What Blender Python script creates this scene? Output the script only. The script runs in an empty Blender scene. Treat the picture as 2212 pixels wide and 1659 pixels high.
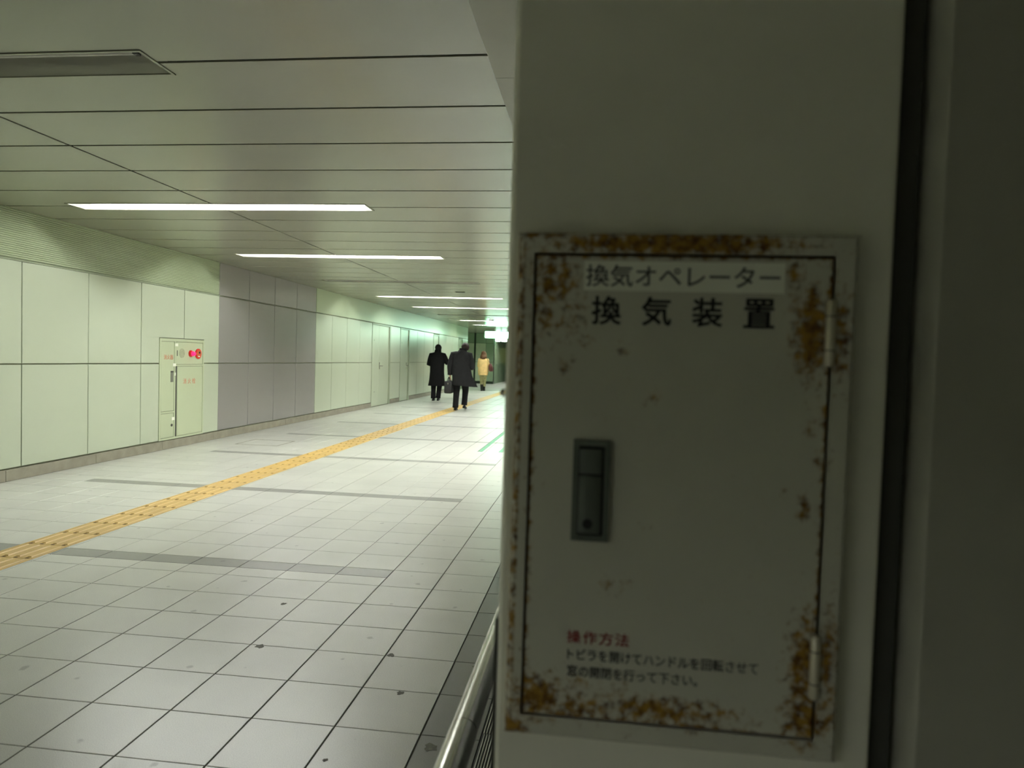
import bpy, bmesh, math, random
from mathutils import Vector, Matrix, noise as mnoise
random.seed(7)
SC = bpy.context.scene
COL = SC.collection

# ------------------------------------------------------------------ camera
cam_d = bpy.data.cameras.new('camera')
cam = bpy.data.objects.new('camera', cam_d)
COL.objects.link(cam)
R_ = Vector((0.99224881, 0.12048314, 0.03043222))
U_ = Vector((-0.03456555, 0.03236589, 0.99887821))
F_ = Vector((-0.11936302, 0.99218761, -0.03627959))
CAM = Vector((0, 0, 1.278))
cam.matrix_world = Matrix(((R_.x, U_.x, -F_.x, CAM.x), (R_.y, U_.y, -F_.y, CAM.y), (R_.z, U_.z, -F_.z, CAM.z), (0, 0, 0, 1)))
cam_d.sensor_fit = 'HORIZONTAL'
cam_d.sensor_width = 17.3
cam_d.lens = 1480.0 / 2212.0 * 17.3
cam_d.clip_start = 0.02
cam_d.clip_end = 200
cam_d.dof.use_dof = True
cam_d.dof.focus_distance = 4.2
cam_d.dof.aperture_fstop = 2.0
SC.camera = cam

# ------------------------------------------------------------------ world, exposure
w = bpy.data.worlds.new('world')
SC.world = w
w.use_nodes = True
w.node_tree.nodes['Background'].inputs[0].default_value = (0.55, 0.6, 0.5, 1)
w.node_tree.nodes['Background'].inputs[1].default_value = 0.0
SC.view_settings.view_transform = 'Standard'
SC.view_settings.look = 'None'
SC.view_settings.gamma = 1.0
SC.view_settings.use_curve_mapping = False
SC.view_settings.exposure = 1.42
SC.cycles.use_denoising = True
SC.cycles.max_bounces = 7
SC.cycles.diffuse_bounces = 5
SC.cycles.glossy_bounces = 4
SC.cycles.use_adaptive_sampling = True
SC.cycles.adaptive_threshold = 0.06
SC.cycles.sample_clamp_indirect = 8.0
SC.cycles.caustics_reflective = False
SC.cycles.caustics_refractive = False
TUBE_POWER = 62.0
TUBE_COL = (0.98, 1.0, 0.97)

# ------------------------------------------------------------------ helpers: colour, materials
def lin(c):
    c = c / 255.0
    return c / 12.92 if c <= 0.04045 else ((c + 0.055) / 1.055) ** 2.4
def rgb(r, g, b): return (lin(r), lin(g), lin(b), 1.0)

def nodes_of(name):
    m = bpy.data.materials.new(name)
    m.use_nodes = True
    nt = m.node_tree
    b = nt.nodes['Principled BSDF']
    return m, nt, b
def setp(b, **k):
    for n, v in k.items(): b.inputs[n.replace('_', ' ')].default_value = v

def mat(name, col, rough=0.5, metal=0.0, spec=0.5, var=0.06, vscale=3.0, bump=0.0, bscale=200.0, coat=0.0):
    m, nt, b = nodes_of(name)
    setp(b, Roughness=rough, Metallic=metal, Coat_Weight=coat)
    b.inputs['Specular IOR Level'].default_value = spec
    geo = nt.nodes.new('ShaderNodeNewGeometry')
    n = nt.nodes.new('ShaderNodeTexNoise'); n.inputs['Scale'].default_value = vscale; n.inputs['Detail'].default_value = 4
    nt.links.new(geo.outputs['Position'], n.inputs['Vector'])
    mp = nt.nodes.new('ShaderNodeMapRange')
    mp.inputs[1].default_value = 0.3; mp.inputs[2].default_value = 0.7
    mp.inputs[3].default_value = 1 - var; mp.inputs[4].default_value = 1 + var
    nt.links.new(n.outputs['Fac'], mp.inputs[0])
    mx = nt.nodes.new('ShaderNodeVectorMath'); mx.operation = 'SCALE'
    mx.inputs[0].default_value = col[:3]
    nt.links.new(mp.outputs[0], mx.inputs['Scale'])
    nt.links.new(mx.outputs[0], b.inputs['Base Color'])
    if bump > 0:
        n2 = nt.nodes.new('ShaderNodeTexNoise'); n2.inputs['Scale'].default_value = bscale
        nt.links.new(geo.outputs['Position'], n2.inputs['Vector'])
        bp = nt.nodes.new('ShaderNodeBump'); bp.inputs['Strength'].default_value = bump; bp.inputs['Distance'].default_value = 0.002
        nt.links.new(n2.outputs['Fac'], bp.inputs['Height'])
        nt.links.new(bp.outputs[0], b.inputs['Normal'])
    return m

def emit(name, col, strength, base=(0.8, 0.8, 0.8, 1)):
    m, nt, b = nodes_of(name)
    b.inputs['Base Color'].default_value = base
    b.inputs['Emission Color'].default_value = (*col[:3], 1)
    b.inputs['Emission Strength'].default_value = strength
    b.inputs['Roughness'].default_value = 0.4
    return m

def floor_mat(name, col, rough=0.36, dirt=1.0):
    m, nt, b = nodes_of(name)
    L = nt.links.new
    geo = nt.nodes.new('ShaderNodeNewGeometry'); oi = nt.nodes.new('ShaderNodeObjectInfo')
    fine = nt.nodes.new('ShaderNodeTexNoise'); fine.inputs['Scale'].default_value = 330; fine.inputs['Detail'].default_value = 3
    big = nt.nodes.new('ShaderNodeTexNoise'); big.inputs['Scale'].default_value = 2.2; big.inputs['Detail'].default_value = 6
    vor = nt.nodes.new('ShaderNodeTexVoronoi'); vor.voronoi_dimensions = '2D'; vor.inputs['Scale'].default_value = 3.2; vor.inputs['Randomness'].default_value = 1
    wob = nt.nodes.new('ShaderNodeTexNoise'); wob.inputs['Scale'].default_value = 38
    for n in (fine, big, wob): L(geo.outputs['Position'], n.inputs['Vector'])
    L(geo.outputs['Position'], vor.inputs['Vector'])
    def rng(src, a, bb, c, d):
        q = nt.nodes.new('ShaderNodeMapRange'); L(src, q.inputs[0])
        for i, v in enumerate((a, bb, c, d)): q.inputs[i + 1].default_value = v
        return q.outputs[0]
    def mul(x, y, op='MULTIPLY'):
        q = nt.nodes.new('ShaderNodeMath'); q.operation = op
        for i, v in enumerate((x, y)):
            if isinstance(v, (int, float)): q.inputs[i].default_value = v
            else: L(v, q.inputs[i])
        return q.outputs[0]
    rnd = mul(oi.outputs['Random'], geo.outputs['Random Per Island'], 'ADD')
    v = rng(rnd, 0, 2, 0.94, 1.06)
    v = mul(v, rng(fine.outputs['Fac'], 0.32, 0.62, 0.82, 1.07))
    v = mul(v, rng(big.outputs['Fac'], 0.3, 0.7, 0.93, 1.05))
    # stuck-on gum and stains: small irregular spots
    d = mul(vor.outputs['Distance'], rng(wob.outputs['Fac'], 0.3, 0.7, 0.6, 1.5))
    sep = nt.nodes.new('ShaderNodeSeparateColor'); L(vor.outputs['Color'], sep.inputs[0])
    size = rng(sep.outputs[0], 0.55, 1.0, 0.0, 0.055)
    spot = mul(rng(mul(d, size, 'SUBTRACT'), -0.02, 0.012, 1, 0), dirt * 0.34)
    v = mul(v, mul(1.0, spot, 'SUBTRACT'))
    sc = nt.nodes.new('ShaderNodeVectorMath'); sc.operation = 'SCALE'; sc.inputs[0].default_value = col[:3]
    L(v, sc.inputs['Scale']); L(sc.outputs[0], b.inputs['Base Color'])
    L(rng(big.outputs['Fac'], 0.3, 0.7, rough - 0.012, rough + 0.02), b.inputs['Roughness'])
    bp = nt.nodes.new('ShaderNodeBump'); bp.inputs['Strength'].default_value = 0.25; bp.inputs['Distance'].default_value = 0.001
    L(fine.outputs['Fac'], bp.inputs['Height']); L(bp.outputs[0], b.inputs['Normal'])
    b.inputs['Specular IOR Level'].default_value = 1.0; b.inputs['IOR'].default_value = 1.5
    return m

def rust_mat(name, paint):
    m, nt, b = nodes_of(name)
    L = nt.links.new
    geo = nt.nodes.new('ShaderNodeNewGeometry')
    at = nt.nodes.new('ShaderNodeAttribute'); at.attribute_name = 'rust'
    n1 = nt.nodes.new('ShaderNodeTexNoise'); n1.inputs['Scale'].default_value = 95; n1.inputs['Detail'].default_value = 7; n1.inputs['Roughness'].default_value = 0.62
    n2 = nt.nodes.new('ShaderNodeTexNoise'); n2.inputs['Scale'].default_value = 85; n2.inputs['Detail'].default_value = 5
    for n in (n1, n2): L(geo.outputs['Position'], n.inputs['Vector'])
    s = nt.nodes.new('ShaderNodeMath'); s.operation = 'MULTIPLY_ADD'
    L(n1.outputs['Fac'], s.inputs[0]); s.inputs[1].default_value = 2.1; s.inputs[2].default_value = -1.05
    a = nt.nodes.new('ShaderNodeMath'); a.operation = 'ADD'
    L(s.outputs[0], a.inputs[0]); L(at.outputs['Fac'], a.inputs[1])
    mr = nt.nodes.new('ShaderNodeMapRange'); mr.interpolation_type = 'SMOOTHSTEP'
    L(a.outputs[0], mr.inputs[0]); mr.inputs[1].default_value = 0.26; mr.inputs[2].default_value = 0.82
    cr = nt.nodes.new('ShaderNodeValToRGB')
    cr.color_ramp.elements[0].position = 0.36; cr.color_ramp.elements[0].color = rgb(84, 52, 20)
    cr.color_ramp.elements[1].position = 0.62; cr.color_ramp.elements[1].color = rgb(164, 128, 48)
    L(n2.outputs['Fac'], cr.inputs[0])
    mx = nt.nodes.new('ShaderNodeMix'); mx.data_type = 'RGBA'
    L(mr.outputs[0], mx.inputs[0]); mx.inputs[6].default_value = paint; L(cr.outputs[0], mx.inputs[7])
    L(mx.outputs[2], b.inputs['Base Color'])
    r2 = nt.nodes.new('ShaderNodeMapRange'); L(mr.outputs[0], r2.inputs[0]); r2.inputs[3].default_value = 0.42; r2.inputs[4].default_value = 0.9
    L(r2.outputs[0], b.inputs['Roughness'])
    return m

M = {}
M['ceiling'] = mat('ceiling_metal', rgb(149, 150, 131), 0.25, 0.0, 0.8, 0.03, 0.8)
M['void'] = mat('dark_void', rgb(9, 9, 8), 0.95, 0, 0.1)
M['green'] = mat('green_panel_enamel', rgb(192, 201, 179), 0.30, 0, 0.5, 0.025, 0.7)
M['greenband'] = mat('green_band_enamel', rgb(180, 192, 160), 0.30, 0, 0.5, 0.03, 0.7)
M['joint'] = mat('panel_joint', rgb(140, 144, 120), 0.8)
M['gray'] = mat('grey_panel_enamel', rgb(148, 145, 142), 0.26, 0, 0.5, 0.03, 0.7)
M['stone'] = mat('skirting_stone', rgb(150, 146, 130), 0.55, 0, 0.4, 0.12, 9, 0.1)
M['tile'] = floor_mat('pale_floor_tile', rgb(212, 212, 204), 0.33)
M['stripe'] = floor_mat('grey_stripe_tile', rgb(146, 146, 140), 0.33)
M['border'] = floor_mat('dark_border_tile', rgb(116, 115, 110), 0.30)
M['grout'] = mat('grout', rgb(84, 84, 74), 0.9)
M['yellow'] = floor_mat('yellow_tactile', rgb(212, 176, 96), 0.5, 0.8)
M['dirtydot'] = mat('dirty_pin', rgb(92, 70, 30), 0.8)
M['white'] = mat('white_enamel', rgb(226, 226, 218), 0.4)
M['reflector'] = mat('satin_aluminium', rgb(206, 206, 198), 0.35, 0.55, 0.5, 0.02)
M['plastic'] = mat('socket_plastic', rgb(40, 40, 38), 0.5)
M['tube_on'] = emit('tube_lit', TUBE_COL, TUBE_POWER)
M['tube_off'] = mat('tube_unlit', rgb(212, 212, 204), 0.25)
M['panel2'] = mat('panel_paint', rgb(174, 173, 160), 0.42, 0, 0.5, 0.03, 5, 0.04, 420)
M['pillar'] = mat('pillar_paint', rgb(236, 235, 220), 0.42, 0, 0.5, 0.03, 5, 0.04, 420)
M['niche'] = mat('niche_paint', rgb(150, 149, 136), 0.5)
M['darkpanel'] = mat('rail_dark_panel', rgb(58, 58, 54), 0.35, 0, 0.5, 0.2, 20)  # for the unseen panel that darkens the rail's reflection
M['groove'] = mat('groove_dark', rgb(70, 70, 64), 0.6)
M['rust'] = rust_mat('rusty_paint', rgb(204, 203, 188))
M['rustgap'] = mat('rust_gap', rgb(52, 34, 14), 0.95, 0, 0.1, 0.3, 60)
M['hinge'] = mat('hinge_metal', rgb(216, 210, 188), 0.35, 0.3)
M['lockmetal'] = mat('lock_metal', rgb(104, 110, 102), 0.42, 0.6)
M['black'] = mat('black', rgb(16, 16, 16), 0.5)
M['ink'] = mat('black_ink', rgb(26, 26, 26), 0.7)
M['inkfade'] = mat('faded_ink', rgb(74, 74, 70), 0.8)
M['redink'] = mat('red_ink', rgb(150, 62, 58), 0.8)
M['sticker'] = mat('white_sticker', rgb(244, 246, 232), 0.5)
M['steel'] = mat('stainless', rgb(190, 190, 184), 0.21, 1.0, 0.5, 0.03, 30)
M['steelmat'] = mat('dull_steel', rgb(176, 174, 166), 0.4, 0.9)
M['red'] = mat('red_plastic', rgb(214, 36, 26), 0.3)
M['redglow'] = emit('red_lamp_glow', (1.0, 0.02, 0.16), 0.55, rgb(214, 20, 50))
M['redtext'] = mat('orange_red_text', rgb(206, 96, 58), 0.7)
M['cab'] = mat('cabinet_enamel', rgb(192, 202, 170), 0.34, 0, 0.5, 0.02, 1)
M['grille'] = mat('speaker_grille', rgb(172, 178, 148), 0.6, 0, 0.3, 0.35, 160)
M['handle'] = mat('recess_handle', rgb(128, 130, 118), 0.4, 0.5)
M['door'] = mat('door_enamel', rgb(188, 198, 174), 0.32, 0, 0.5, 0.03, 1.2)
M['frame'] = mat('door_frame_enamel', rgb(156, 166, 140), 0.35)
M['signglow'] = emit('sign_face', (0.60, 1.0, 0.76), 7.0)
M['signgreen'] = emit('sign_green_edge', (0.30, 1.0, 0.50), 3.0)
M['signteal'] = mat('sign_teal', rgb(40, 130, 130), 0.4)
M['farwall'] = mat('far_wall', rgb(196, 208, 178), 0.3)
M['farglossy'] = mat('far_glossy', rgb(150, 172, 142), 0.24)
M['fardark'] = mat('far_dark', rgb(46, 60, 46), 0.3)
M['yellowlit'] = emit('yellow_lit_strip', (0.8, 0.9, 0.25), 0.25)
M['coat'] = mat('black_coat', rgb(15, 15, 16), 0.85, 0, 0.25, 0.25, 14, 0.3, 300)
M['coat2'] = mat('charcoal_coat', rgb(22, 22, 23), 0.8, 0, 0.25, 0.25, 14, 0.3, 300)
M['trouser'] = mat('black_trouser', rgb(20, 20, 22), 0.85, 0, 0.2, 0.2, 14)
M['shoe'] = mat('black_leather', rgb(14, 14, 14), 0.35)
M['bagblack'] = mat('black_bag', rgb(24, 24, 25), 0.55, 0, 0.4, 0.2, 30)
M['skin'] = mat('skin', rgb(206, 160, 132), 0.55)
M['hairblack'] = mat('hair_black', rgb(20, 18, 17), 0.6, 0, 0.4, 0.3, 80)
M['hairbrown'] = mat('hair_brown', rgb(46, 33, 26), 0.7, 0, 0.4, 0.35, 80)
M['hairlight'] = mat('hair_light_brown', rgb(88, 58, 32), 0.65, 0, 0.4, 0.35, 60)
M['beige'] = mat('beige_coat', rgb(226, 192, 132), 0.85, 0, 0.2, 0.12, 9, 0.3, 200)
M['khaki'] = mat('khaki_trouser', rgb(158, 152, 112), 0.85, 0, 0.2, 0.25, 12)
M['burgundy'] = mat('burgundy_leather', rgb(92, 42, 42), 0.4)
M['eye'] = mat('eye_dark', rgb(30, 24, 20), 0.2)
M['lip'] = mat('lip', rgb(168, 100, 92), 0.5)

# ------------------------------------------------------------------ helpers: mesh
class MB:
    def __init__(s): s.v = []; s.f = []; s.m = []
    def add(s, vs, fs, mi=0):
        o = len(s.v); s.v += [tuple(p) for p in vs]
        s.f += [tuple(i + o for i in q) for q in fs]; s.m += [mi] * len(fs); return s
    def box(s, x0, x1, y0, y1, z0, z1, mi=0):
        return s.add([(x0, y0, z0), (x1, y0, z0), (x1, y1, z0), (x0, y1, z0), (x0, y0, z1), (x1, y0, z1), (x1, y1, z1), (x0, y1, z1)],
                     [(0, 3, 2, 1), (4, 5, 6, 7), (0, 1, 5, 4), (1, 2, 6, 5), (2, 3, 7, 6), (3, 0, 4, 7)], mi)
    def loft(s, rings, cap0=True, cap1=True, mi=0, closed=True):
        n = len(rings[0]); vs = [p for r in rings for p in r]; fs = []
        for i in range(len(rings) - 1):
            for j in range(n if closed else n - 1):
                k = (j + 1) % n
                fs.append((i * n + j, i * n + k, (i + 1) * n + k, (i + 1) * n + j))
        if cap0: fs.append(tuple(reversed(range(n))))
        if cap1: fs.append(tuple((len(rings) - 1) * n + j for j in range(n)))
        return s.add(vs, fs, mi)
    def tube(s, path, r, n=12, mi=0, cap=True, flat=1.0):
        path = [Vector(p) for p in path]
        rr = r if isinstance(r, (list, tuple)) else [r] * len(path)
        rings = []; up = None
        for i, p in enumerate(path):
            d = (path[min(i + 1, len(path) - 1)] - path[max(i - 1, 0)]).normalized()
            if up is None:
                up = Vector((0, 0, 1)) if abs(d.z) < 0.9 else Vector((0, 1, 0))
            a = d.cross(up).normalized(); b = a.cross(d).normalized(); up = b
            rings.append([p + a * (math.cos(t) * rr[i]) + b * (math.sin(t) * rr[i] * flat) for t in [2 * math.pi * k / n for k in range(n)]])
        return s.loft(rings, cap, cap, mi)
    def ell(s, c, rx, ry, rz, nu=14, nv=9, mi=0):
        rings = []
        for i in range(1, nv):
            t = math.pi * i / nv - math.pi / 2
            rings.append([(c[0] + rx * math.cos(t) * math.cos(u), c[1] + ry * math.cos(t) * math.sin(u), c[2] + rz * math.sin(t)) for u in [2 * math.pi * k / nu for k in range(nu)]])
        return s.loft(rings, True, True, mi)
    def mesh(s, name, mats, smooth=False):
        me = bpy.data.meshes.new(name)
        me.from_pydata([tuple(p) for p in s.v], [], s.f)
        for m_ in (mats if isinstance(mats, (list, tuple)) else [mats]): me.materials.append(m_)
        for p, mi in zip(me.polygons, s.m):
            p.material_index = mi; p.use_smooth = smooth
        me.update(); return me
    def build(s, name, mats, parent=None, smooth=False):
        o = obj(name, s.mesh(name, mats, smooth), parent)
        return smooth_by_angle(o, 58) if smooth else o

def obj(name, me, parent=None, loc=None):
    o = bpy.data.objects.new(name, me); COL.objects.link(o)
    if parent is not None: o.parent = parent
    if loc is not None: o.location = loc
    return o
def empty(name, loc=(0, 0, 0), rz=0.0):
    o = bpy.data.objects.new(name, None); COL.objects.link(o)
    o.empty_display_size = 0.1; o.location = loc; o.rotation_euler = (0, 0, rz); return o
def tag(o, label=None, cat=None, group=None, kind=None):
    if label: o['label'] = label
    if cat: o['category'] = cat
    if group: o['group'] = group
    if kind: o['kind'] = kind
    return o
def smooth_by_angle(o, deg=35):
    bm = bmesh.new(); bm.from_mesh(o.data)
    bmesh.ops.recalc_face_normals(bm, faces=bm.faces)
    for f in bm.faces: f.smooth = True
    for e in bm.edges:
        if len(e.link_faces) != 2 or e.calc_face_angle(0) > math.radians(deg): e.smooth = False
    bm.to_mesh(o.data); bm.free(); return o
def bevel_box(name, mat_, parent, x0, x1, y0, y1, z0, z1, r=0.01, seg=3):
    bm = bmesh.new(); bmesh.ops.create_cube(bm, size=1)
    bmesh.ops.scale(bm, vec=(x1 - x0, y1 - y0, z1 - z0), verts=bm.verts)
    bmesh.ops.translate(bm, vec=((x0 + x1) / 2, (y0 + y1) / 2, (z0 + z1) / 2), verts=bm.verts)
    bmesh.ops.bevel(bm, geom=list(bm.edges), offset=r, segments=seg, affect='EDGES', profile=0.5)
    for f in bm.faces: f.smooth = True
    me = bpy.data.meshes.new(name); bm.to_mesh(me); bm.free(); me.materials.append(mat_)
    o = obj(name, me, parent); return smooth_by_angle(o, 40)

AX = {'+x': ((0, 1, 0), (0, 0, 1), (1, 0, 0)), '-y': ((1, 0, 0), (0, 0, 1), (0, -1, 0)), '+z': ((1, 0, 0), (0, 1, 0), (0, 0, 1)), '-z': ((1, 0, 0), (0, -1, 0), (0, 0, -1)), '-x': ((0, -1, 0), (0, 0, 1), (-1, 0, 0))}
_plates = {}
def plate_geo(mb, axis, w_, h_, t, c, origin=(0, 0, 0), mi=0):
    u, v, n = [Vector(a) for a in AX[axis]]; o = Vector(origin)
    def P(a, b, d): return o + u * a + v * b + n * d
    W, H = w_ / 2, h_ / 2
    vs = []
    for (ww, hh, dd) in ((W, H, -t), (W, H, -c), (W - c, H - c, 0)):
        vs += [P(-ww, -hh, dd), P(ww, -hh, dd), P(ww, hh, dd), P(-ww, hh, dd)]
    fs = [(3, 2, 1, 0), (8, 9, 10, 11)]
    for a in (0, 4):
        for j in range(4):
            k = (j + 1) % 4; fs.append((a + j, a + k, a + 4 + k, a + 4 + j))
    mb.add(vs, fs, mi)
def plate(name, mat_, parent, axis, centre, w_, h_, t=0.02, c=0.002):
    key = (name, mat_.name, axis, round(w_, 4), round(h_, 4), t, c)
    if key not in _plates:
        mb = MB(); plate_geo(mb, axis, w_, h_, t, c); _plates[key] = mb.mesh(name, mat_)
    return obj(name, _plates[key], parent, centre)

def text_mesh(name, s, mat_, parent, axis, origin, w_, h_, bold=0.0, depth=0.0006):
    """flat lettering fitted to a w_ x h_ rectangle whose lower-left corner is origin; bold = stroke growth in metres"""
    cu = bpy.data.curves.new('lettering_curve', 'FONT'); cu.body = s; cu.size = 1.0; cu.resolution_u = 3
    t = bpy.data.objects.new('lettering_curve', cu); COL.objects.link(t)
    dg = bpy.context.evaluated_depsgraph_get(); dg.update()
    me = bpy.data.meshes.new_from_object(t.evaluated_get(dg))
    bpy.data.objects.remove(t)
    xs = [v.co.x for v in me.vertices]; ys = [v.co.y for v in me.vertices]
    x0, x1, y0, y1 = min(xs), max(xs), min(ys), max(ys)
    u, v_, n = [Vector(a) for a in AX[axis]]; o = Vector(origin)
    faces = [tuple(p.vertices) for p in me.polygons]
    mb = MB()
    sh = [(0, 0)] + ([(bold * math.cos(q * math.pi / 3), bold * math.sin(q * math.pi / 3)) for q in range(6)] if bold else [])
    for i, (dx, dy) in enumerate(sh):
        mb.add([o + u * ((v.co.x - x0) / max(x1 - x0, 1e-6) * w_ + dx) + v_ * ((v.co.y - y0) / max(y1 - y0, 1e-6) * h_ + dy) + n * (depth + i * 0.00002) for v in me.vertices], faces)
    return mb.build(name, mat_, parent)

# ------------------------------------------------------------------ layout constants (metres; camera stands at x=0, y=0)
XW, CE = -5.377, 2.5305          # left wall face, ceiling underside
XS = -0.36                      # where the low ceiling ends on the right
XR = -0.11                       # corridor face of the right-hand wall
Y0, Y1 = -7.0, 43.0              # corridor extent
YEND = 28.6                      # left wall ends here (side passage)
YF = 34.0                        # wall beyond the side passage

# ================================================================== FLOOR
floor = MB().box(-11, 3.3, Y0, Y1, -0.12, -0.004).build('floor', M['grout'])
tag(floor, 'pale square tile floor with grey stripes running across the corridor', kind='structure')
TX, TY = 0.3025, 0.2845
XE = -0.542                      # seam between pale tiles and dark border
def ycol(k): return 1.939 + TY * k
ncol = 16
stripes = [3.788 + 2.134 * i for i in range(-4, 18)]
def in_px(x, y):
    d = Vector((x, y, 0)) - CAM; z = d.dot(F_)
    if z < 0.3: return None
    return 1106 + 1480 * d.dot(R_) / z, 829.5 - 1480 * d.dot(U_) / z, z
cells = []                       # (x0,x1,y0,y1,kind)
yl_l, yl_r = -3.603, -3.291      # tactile strip
kmin, kmax = int((Y0 - 1.939) / TY), int((Y1 - 1.939) / TY)
for k in range(kmin, kmax):
    a, b = ycol(k), ycol(k + 1)
    cuts = [(a, b, None)]
    for s in stripes:
        t0, t1 = s, s + TY / 2
        if a - 1e-4 <= t0 + 0.01 < b:
            cuts = [(a, t0, 0), (t0, t1, 1)] if t0 - a > 0.05 else [(t0, t1, 1), (t1, b, 0)]
    for i in range(-9 if a > YEND else 0, ncol + (14 if a > YEND else 0)):
        if i < 0: continue
        x1 = XE - TX * i; x0 = XE - TX * (i + 1)
        x0 = max(x0, XW if a < YEND else -11)
        if x1 - x0 < 0.02: continue
        spans = [(x0, x1)]
        if x0 < yl_r and x1 > yl_l:          # the tactile strip cuts these tiles
            spans = []
            if yl_l - x0 > 0.02: spans.append((x0, yl_l))
            if x1 - yl_r > 0.02: spans.append((yl_r, x1))
        for (p, q) in spans:
            striped_col = 2 <= i <= 14 - 1
            if cuts[0][2] is None or not striped_col: cells.append((p, q, a, b, 'tile'))
            else:
                for (c0, c1, st) in cuts:
                    if c1 - c0 > 0.02: cells.append((p, q, c0, c1, 'stripe' if st else 'tile'))
    # dark border tile along the right wall, and tiles of the alcove
    cells.append((-0.338, XE, a, b, 'border'))
    cells.append((XR if a > 0.8 else -0.222, -0.222, a, b, 'border') if False else (-0.222, XR, a, b, 'border'))
    if b < 0.84 or 6.9 < a < 16.5:
        for i in range(11): cells.append((XR + TX * i, XR + TX * (i + 1), a, b, 'tile'))
cells = [(min(p, q), max(p, q), a, b, kd) for p, q, a, b, kd in cells]
scored = []
for c in cells:
    px = in_px((c[0] + c[1]) / 2, (c[2] + c[3]) / 2)
    sc_ = 0
    if px and -60 < px[0] < 1090 and px[1] < 1700:
        sc_ = (c[1] - c[0]) * (c[3] - c[2]) / px[2] ** 3
    scored.append((sc_, c))
rank = {kd: sorted([s for s in scored if s[1][4] == kd and s[0] > 0], reverse=True) for kd in ('tile', 'stripe', 'border')}
picked = {'tile': 300, 'stripe': 80, 'border': 30}
chosen = set()
GX, GY = 0.0055, 0.0032          # joint widths along and across
for kd, lst in rank.items():
    for s, c in lst[:picked[kd]]:
        chosen.add(c)
        plate({'tile': 'tile', 'stripe': 'stripe_tile', 'border': 'border_tile'}[kd], M[kd], floor, '+z',
              ((c[0] + c[1]) / 2, (c[2] + c[3]) / 2, 0), round(c[1] - c[0] - GX, 4), round(c[3] - c[2] - GY, 4), 0.012, 0.0012)
mb = MB()
for s, c in scored:
    if c in chosen: continue
    plate_geo(mb, '+z', c[1] - c[0] - GX, c[3] - c[2] - GY, 0.012, 0.0012, ((c[0] + c[1]) / 2, (c[2] + c[3]) / 2, 0), {'tile': 0, 'stripe': 1, 'border': 2}[c[4]])
tag(mb.build('tile_field', [M['tile'], M['stripe'], M['border']], floor), kind='stuff')

# yellow tactile tiles: slab, four guiding bars, dirty pins between the bars' ends
def tactile_mesh():
    mb = MB(); W = (yl_r - yl_l) / 2; H = TY / 2
    plate_geo(mb, '+z', 2 * W - 0.002, 2 * H - 0.003, 0.012, 0.0012)
    for j in range(4):
        x = -0.1155 + j * 0.077
        y0, y1 = -H + 0.022, H - 0.022
        mb.add([(x - .016, y0, 0), (x + .016, y0, 0), (x + .016, y1, 0), (x - .016, y1, 0), (x - .010, y0 + .006, .005), (x + .010, y0 + .006, .005), (x + .010, y1 - .006, .005), (x - .010, y1 - .006, .005)],
               [(4, 5, 6, 7), (0, 1, 5, 4), (1, 2, 6, 5), (2, 3, 7, 6), (3, 0, 4, 7)])
        y = -H + 0.006
        mb.add([(x - .013, y - .005, .0006), (x + .013, y - .005, .0006), (x + .013, y + .010, .0006), (x - .013, y + .010, .0006), (x, y + .002, .003)],
               [(0, 1, 4), (1, 2, 4), (2, 3, 4), (3, 0, 4)], 1)
    return mb
tm = tactile_mesh().mesh('tactile_tile', [M['yellow'], M['dirtydot']])
k0 = 3
for k in range(k0, k0 + 60):
    o = obj('tactile_tile', tm, floor, ((yl_l + yl_r) / 2, ycol(k) + TY / 2 + 0.03, 0.001))
far = MB(); src = tactile_mesh()
for k in list(range(kmin, k0)) + list(range(k0 + 60, kmax - 2)):
    yy = ycol(k) + TY / 2 + 0.03
    far.v += [(x + (yl_l + yl_r) / 2, y + yy, z + 0.001) for x, y, z in src.v]
    n0 = len(far.v) - len(src.v)
    far.f += [tuple(i + n0 for i in f) for f in src.f]; far.m += src.m
tag(far.build('tactile_field', [M['yellow'], M['dirtydot']], floor), kind='stuff')
# thin access-hatch outline in the floor by the grey panels
mb = MB()
for (x0, x1, y0, y1) in ((-4.86, -4.25, 8.83, 8.85), (-4.86, -4.25, 9.38, 9.40), (-4.86, -4.845, 8.83, 9.40), (-4.265, -4.25, 8.83, 9.40)):
    mb.box(x0, x1, y0, y1, 0.0, 0.0016)
mb.build('hatch_edge', M['stone'], floor)
# worn green marking tape on the floor near the right-hand wall
M['greentape'] = mat('green_floor_tape', rgb(118, 176, 142), 0.6, 0, 0.3, 0.3, 12)
M['tapegrey'] = mat('worn_tape_edge', rgb(108, 116, 102), 0.7, 0, 0.3, 0.3, 12)
gt = MB().box(-1.545, -1.49, 9.22, 13.5, 0.0005, 0.003, 0).box(-1.553, -1.545, 9.2, 13.5, 0.0005, 0.004, 1).box(-1.27, -1.21, 9.25, 13.5, 0.0005, 0.003, 0).build('floor_tape', [M['greentape'], M['tapegrey']])
tag(gt, 'worn green marking tape lines on the tiles beside the pillar edge', 'tape')

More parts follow.
